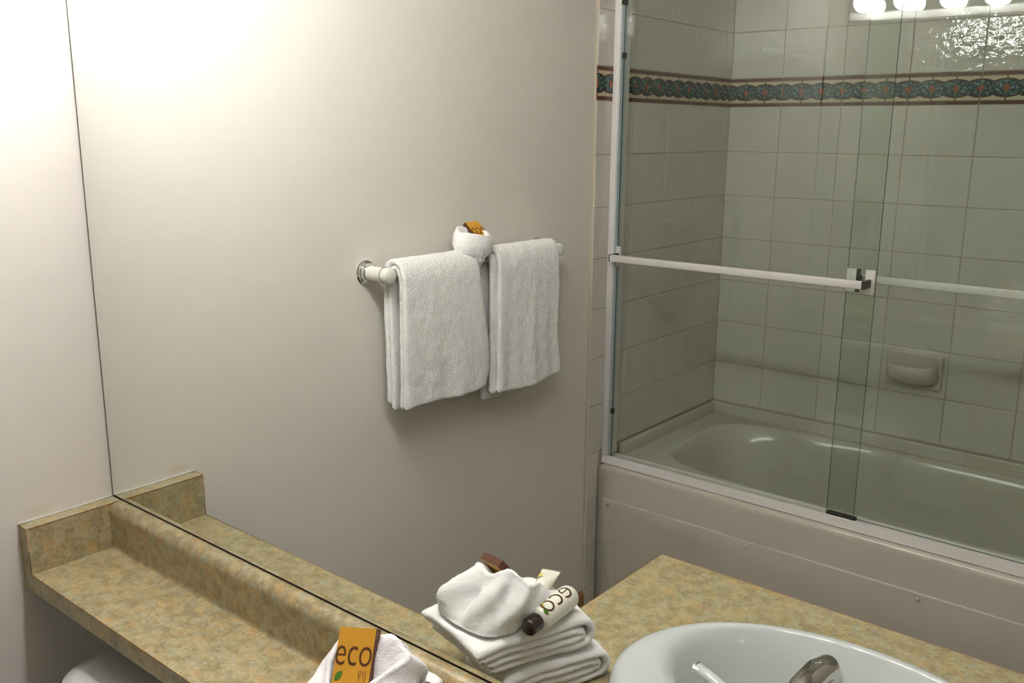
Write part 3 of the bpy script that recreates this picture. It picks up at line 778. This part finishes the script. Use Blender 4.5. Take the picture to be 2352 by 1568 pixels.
# ------------------------------------------------------------------ soap cartons
def carton(name, top_left, right, up, Wd, Hd, Td, label, group):
    """front face: x along right, y along up; the front normal points to right x up"""
    r = Vector(right).normalized(); u = Vector(up); u = (u - r * u.dot(r)).normalized(); n = r.cross(u)
    C = Vector(top_left) + r * Wd / 2 - u * Hd / 2
    root = empty(name, C - u * Hd / 2 - n * Td / 2, label, 'soap box', group)
    M4 = Matrix(((r.x, u.x, n.x, C.x), (r.y, u.y, n.y, C.y), (r.z, u.z, n.z, C.z), (0, 0, 0, 1)))
    P = lambda x, y, z: M4 @ Vector((x, y, z))
    a, b = Wd / 2, Hd / 2
    vv = [P(-a, -b, -Td), P(a, -b, -Td), P(a, b, -Td), P(-a, b, -Td), P(-a, -b, 0), P(a, -b, 0), P(a, b, 0), P(-a, b, 0)]
    _, ff = box_vf((0, 0, 0), (1, 1, 1))
    # faces: back, front, bottom, right, top, left
    link('carton', vv, ff, None, root, mats=['gold_card', 'brown_card', 'tan_card'], fmat=[2, 0, 1, 1, 1, 1])
    T_ = lambda x, y: M4 @ Matrix.Translation((x, y, 0.0002))
    text_mesh('lettering', 'eco', 0.03, 'brown_ink', root, T_(-0.0005, b - 0.0305), fit=(Wd * 0.985, 0.0205), offset=-0.00028)
    leaf('leaf_mark', 'leaf_green', root, T_(-Wd * 0.33, b - 0.0520) @ Matrix.Rotation(-0.7, 4, 'Z'), 0.014, 0.0042)
    sv, sf = [], []
    for i, (x, h_, sl) in enumerate(((0.0095, 0.011, .1), (0.0125, 0.007, -.1), (0.0150, 0.008, .05), (0.0185, 0.0125, -.08))):
        for (dx, dy) in ((-.00035, 0), (.00035, 0), (.00035 + sl * .01, -h_), (-.00035 + sl * .01, -h_)):
            sv.append(M4 @ Vector((x + dx, b - 0.0455 + dy, 0.0003)))
        sf.append(tuple(range(i * 4, i * 4 + 4)))
    link('small_print', sv, sf, 'brown_ink', root)
    adopt(root); return root
carton('soap_box', (0.7694, -0.1247, ZC + 0.1665), (0.0445, 0.0152, 0.0075), (-0.317, 0.52, 0.79), 0.0470, 0.074, 0.0110,
       'gold soap box lettered eco standing in the washcloth on the counter', 'soap boxes')

# ------------------------------------------------------------------ folded towels stacked on the counter
def folded(name, quad, lines, th, label, zb, group, seed):
    """quad: plan corners near-left, near-right, far-right, far-left (x, distance from the mirror)"""
    NL, NR, FR, FL = [Vector(q) for q in quad]
    V, F = [], []
    for ln in lines:
        L = smooth_line(ln, 0.005)
        S = [(i + 0.5) / 30 for i in range(30)]
        def mp(p, s):
            dd, z = p
            t = (dd - 0.035) / 0.190
            q = (NL * (1 - s) + NR * s) * (1 - t) + (FL * (1 - s) + FR * s) * t
            e = 0.004 * noise.noise(Vector((s * 3, dd * 14, z * 30 + seed)))
            sag = 0.007 * (abs(2 * s - 1) ** 4) * max(0, (z - zb) / 0.045) + 0.006 * max(0, 1 - t * 5) * max(0, (z - zb) / 0.045)
            return (q.x + e, -(q.y + 0.003 * noise.noise(Vector((s * 4, z * 20, seed + 5)))), z - sag)
        v, f = ribbon_vf(L, th, S, mp, len(V)); V += v; F += f
    o = link(name, V, F, 'terry_fine', None, True); recalc(o); fuzz(o, 0.0009, 260, 0.0014, 45)
    tag(o, label, 'towel', group); return o
z0 = ZC + 0.0008
# bottom towel: two U folds inside one another, round fold at the front (away from the mirror)
tb_lines = [[(0.050, z0 + 0.006), (0.13, z0 + 0.006), (0.205, z0 + 0.0065), (0.222, z0 + 0.012), (0.228, z0 + 0.024), (0.222, z0 + 0.036), (0.205, z0 + 0.0415), (0.13, z0 + 0.042), (0.045, z0 + 0.040)],
            [(0.055, z0 + 0.0175), (0.13, z0 + 0.0178), (0.200, z0 + 0.0182), (0.211, z0 + 0.024), (0.200, z0 + 0.0300), (0.13, z0 + 0.0302), (0.050, z0 + 0.029)]]
folded('folded_towel', [(0.748, 0.098), (0.856, 0.060), (0.916, 0.208), (0.765, 0.250)], tb_lines, 0.0112, 'folded white towel lying on the counter, bottom of the stack', z0, 'towels folded on the counter', 1.0)
z1 = z0 + 0.0490
tt_lines = [[(0.058, z1 + 0.006), (0.12, z1 + 0.006), (0.195, z1 + 0.0065), (0.212, z1 + 0.012), (0.218, z1 + 0.024), (0.212, z1 + 0.036), (0.195, z1 + 0.0415), (0.12, z1 + 0.042), (0.040, z1 + 0.041)],
            [(0.056, z1 + 0.0175), (0.12, z1 + 0.0178), (0.190, z1 + 0.0182), (0.201, z1 + 0.024), (0.190, z1 + 0.0300), (0.12, z1 + 0.0302), (0.045, z1 + 0.030)]]
folded('folded_towel', [(0.704, 0.064), (0.840, 0.030), (0.906, 0.200), (0.768, 0.244)], tt_lines, 0.0112, 'folded white towel on top of the other under the washcloth', z1, 'towels folded on the counter', 4.0)
STZ = z1 + 0.0482

# ------------------------------------------------------------------ washcloth pouches
def pouch(name, rings_fn, NT, NR, mat, label, fz=0.0008):
    """rings_fn(t in 0..1, angle) -> point; t: 0 outer base, 0.7 rim, 1 inner bottom"""
    rings = [[rings_fn(i / (NR - 1), 2 * math.pi * j / NT) for j in range(NT)] for i in range(NR)]
    o = loft(name, rings, mat, None, cap0=True, cap1=True)
    fuzz(o, fz, 280, 0.0012, 60)
    tag(o, label, 'washcloth', 'white washcloths holding soap boxes'); return o
def ring_fn(ctrl):
    """ctrl: {angle in degrees: (x, y, z)} -> periodic smooth curve by angle"""
    ks = sorted(ctrl); n = len(ks); P = [Vector(ctrl[k]) for k in ks]
    def f(a):
        d = math.degrees(a) % 360.0
        for i in range(n):
            k0, k1 = ks[i], ks[(i + 1) % n] + (360 if i == n - 1 else 0)
            dd = d if d >= ks[0] else d + 360
            if k0 <= dd <= k1: break
        t = (dd - k0) / (k1 - k0)
        A, B, C_, D = P[i - 1], P[i], P[(i + 1) % n], P[(i + 2) % n]
        return 0.5 * ((2 * B) + (C_ - A) * t + (2 * A - 5 * B + 4 * C_ - D) * t * t + (3 * B - A - 3 * C_ + D) * t ** 3)
    return f
_rim = ring_fn({5: (0.864, -0.106, ZC + 0.156), 35: (0.850, -0.102, ZC + 0.164), 70: (0.830, -0.100, ZC + 0.170), 105: (0.800, -0.094, ZC + 0.155), 145: (0.771, -0.106, ZC + 0.158), 175: (0.762, -0.122, ZC + 0.148),
                215: (0.768, -0.146, ZC + 0.132), 250: (0.787, -0.166, ZC + 0.112), 280: (0.806, -0.172, ZC + 0.108), 315: (0.838, -0.160, ZC + 0.128), 340: (0.856, -0.134, ZC + 0.146)})
_base = ring_fn({5: (0.848, -0.108, STZ), 35: (0.852, -0.082, STZ), 70: (0.836, -0.056, STZ), 100: (0.806, -0.050, STZ), 135: (0.760, -0.056, STZ), 160: (0.736, -0.070, STZ), 190: (0.738, -0.110, STZ),
                 215: (0.748, -0.150, STZ), 250: (0.775, -0.192, STZ), 285: (0.825, -0.204, STZ), 315: (0.846, -0.185, STZ), 340: (0.850, -0.150, STZ)})
def ctr_cloth(t, a):
    R, B_ = _rim(a), _base(a)
    ax = Vector((0.822, -0.128, 0))
    g = lambda m, w: math.exp(-(((a - math.radians(m) + math.pi) % (2 * math.pi) - math.pi) / math.radians(w)) ** 2)
    if t < 0.66:
        k = t / 0.66
        p = B_.lerp(R, k)
        out = Vector((p.x - ax.x, p.y - ax.y, 0)).normalized()
        lump = 0.010 * math.sin(math.pi * min(1, k * 1.05)) * (1 + 0.5 * math.sin(3 * a + 0.5))
        # two deep creases on the mirror side and the lapped flap in front
        crease = -0.017 * g(118, 11) * math.sin(math.pi * k) - 0.006 * g(62, 9) * math.sin(math.pi * k) - 0.010 * g(272, 14) * sstep(0.2, 1, k) + 0.008 * g(140, 12) * math.sin(math.pi * k)
        fold = 0.004 * math.sin(7 * a + 6 * k) * math.sin(math.pi * k)
        z = p.z - 0.0015
        if k < 0.10: z = lerp(STZ - 0.0015, z, k / 0.10)
        q = p + out * (lump + crease + fold); q.z = z
        return q
    k = (t - 0.66) / 0.34
    inn = Vector((0.806, -0.150, ZC + 0.106)) + Vector((0.022 * math.cos(a), 0.010 * math.sin(a), 0.004 * math.sin(a)))
    p = R.lerp(inn, k ** 0.9)
    p.z = lerp(R.z, STZ + 0.006, k) + 0.004 * math.sin(math.pi * min(1, k * 4))
    ctr = Vector((0.806, -0.128, 0)); out = Vector((R.x - ctr.x, R.y - ctr.y, 0)).normalized()
    return p - out * 0.006 * min(1, k * 5) * (1 - k)
pouch('washcloth', ctr_cloth, 144, 52, 'terry_fine', 'white washcloth folded into a pocket on the stacked towels on the counter')

# washcloth knotted over the bar between the two hanging towels
def bar_cloth(t, a):
    c, s = math.cos(a), math.sin(a)
    bx, by, bz = 0.072, -0.880, ZC + 0.398
    g = lambda m, w: math.exp(-(((a - m + math.pi) % (2 * math.pi) - math.pi) / w) ** 2)
    pl = math.sin(11 * a) * 0.0035 + math.sin(17 * a + 1) * 0.002
    rim = 0.088 + 0.012 * g(2.6, .8) - 0.010 * g(-0.5, 0.9)
    prof = [(0.0, 0.010, 0.013), (0.06, 0.014, 0.016), (0.14, 0.025, 0.024), (0.20, 0.028, 0.032), (0.28, 0.034, 0.054), (0.40, 0.037, 0.060), (0.52, 0.036, 0.057), (0.62, 0.031, 0.047)]
    if t <= 0.62:
        for (t0, rx0, ry0), (t1, rx1, ry1) in zip(prof, prof[1:]):
            if t <= t1: break
        k = (t - t0) / (t1 - t0); rx, ry = lerp(rx0, rx1, k), lerp(ry0, ry1, k)
        kk = t / 0.62; p = pl * max(0, 1 - kk * 1.8)
        return Vector((bx + (rx + p) * c, by + (ry + p) * s + 0.012 * kk * 0, bz + rim * kk))
    k = (t - 0.62) / 0.38
    th = 0.007 * min(1, k * 3)
    return Vector((bx + (lerp(0.031, 0.016, k) - th) * c, by + (lerp(0.047, 0.028, k) - th) * s, bz + rim + 0.004 * math.sin(math.pi * min(1, k * 3)) - 0.034 * k))
pouch('washcloth', bar_cloth, 132, 40, 'terry_fine', 'white washcloth gathered on the towel bar between two hanging towels', 0.0006)
carton('soap_box', (0.042, -0.930, ZC + 0.5045), (0, 1.0, 0.0), (-0.76, 0.0, 0.65), 0.0450, 0.060, 0.0110,
       'gold soap box lettered eco tucked in the washcloth on the towel bar', 'soap boxes')

# ------------------------------------------------------------------ bottles on the stack
def bottle(name, cap_end, far_end, r, label, mark=True, flat_end=False):
    a, b = Vector(cap_end), Vector(far_end); d, u, w = frame_from(b - a); L = (b - a).length
    root = empty(name, a, label, 'bottle', 'toiletry bottles on the towels')
    cl = 0.020
    lathe('cap', a, d, [(0, 0.002), (0.0005, r * 0.62), (0.002, r * 0.68), (cl, r * 0.70), (cl + 0.001, r * 0.5)], 'bottle_cap' if mark else 'bottle_plastic', root, n=32)
    if flat_end:
        rings = []
        for i in range(14):
            t = i / 13; k = t ** 1.3
            rr = r * (1 if t > 0.05 else 0.85)
            rings.append([a + d * lerp(cl, L, t) + u * math.cos(2 * math.pi * j / 32) * lerp(rr, rr * 1.2, k) + w * math.sin(2 * math.pi * j / 32) * lerp(rr, 0.0012, k) for j in range(32)])
        loft('body', rings, 'bottle_plastic', root)
    else:
        lathe('body', a, d, [(cl, r * 0.5), (cl + 0.002, r * 0.8), (cl + 0.005, r * 0.96), (cl + 0.008, r), (L - 0.010, r), (L - 0.005, r * .96), (L - 0.002, r * 0.86), (L, r * 0.6), (L + 0.0005, 0.001)], 'bottle_plastic', root, n=40)
    return root, d, a, L
r1 = 0.0160
cap_e = Vector((0.874, -0.086, STZ + r1 - 0.004)); far_e = Vector((0.868, -0.186, STZ + r1 - 0.001))
rt, d, a, L = bottle('lotion_bottle', cap_e, far_e, r1, 'small cream bottle with dark cap lying beside the washcloth on the towels')
# print wrapped on the upper side of the bottle, reading along its length
def wrap(o, axis_o, axis_d, rad):
    me = o.data
    side = Vector((0, 0, 1)).cross(axis_d).normalized()
    for v in me.vertices:
        q = v.co; t, sx, h_ = q.x, q.y, q.z            # x along axis, y around, z out
        ang = sx / rad
        v.co = axis_o + axis_d * t + (side * math.sin(ang) + Vector((0, 0, 1)) * math.cos(ang)) * (rad + 0.0002 + h_)
    me.update()
o = text_mesh('lettering', 'eco', 0.03, 'brown_ink', rt, Matrix.Translation((0.058, 0.004, 0)) @ Matrix.Rotation(math.pi, 4, 'Z'), fit=(0.060, 0.019), offset=-0.0004)
wrap(o, a, d, r1)
for mt, yy, tt in (('leaf_green', 0.006, 0.027), ('leaf_yellow', -0.006, 0.033)):
    lf = leaf('leaf_mark', mt, rt, Matrix.Translation((tt, yy + 0.004, 0)), 0.010, 0.0035); wrap(lf, a, d, r1)
adopt(rt)
r2 = 0.0115
rt2, d2, a2, L2 = bottle('shampoo_tube', (0.836, -0.150, STZ + r2), (0.814, -0.214, STZ + r2 + 0.010), r2, 'small pale tube with a flat end half hidden behind the washcloth', mark=False, flat_end=True)
lf = leaf('leaf_mark', 'leaf_yellow', rt2, Matrix.Translation((0.040, -0.008, 0)), 0.012, 0.004); wrap(lf, a2, d2, r2 * 1.05)
adopt(rt2)
# small dark label hanging below the towel by the glass door
box('care_label', (0.068, -0.998, ZC + 0.066), (0.069, -1.018, ZC + 0.085), 'tag_cloth')
for o_ in list(COL.objects):
    if o_.name.startswith('care_label'):
        par = [q for q in COL.objects if q.name == 'hand_towel.001'][0]
        o_.parent = par
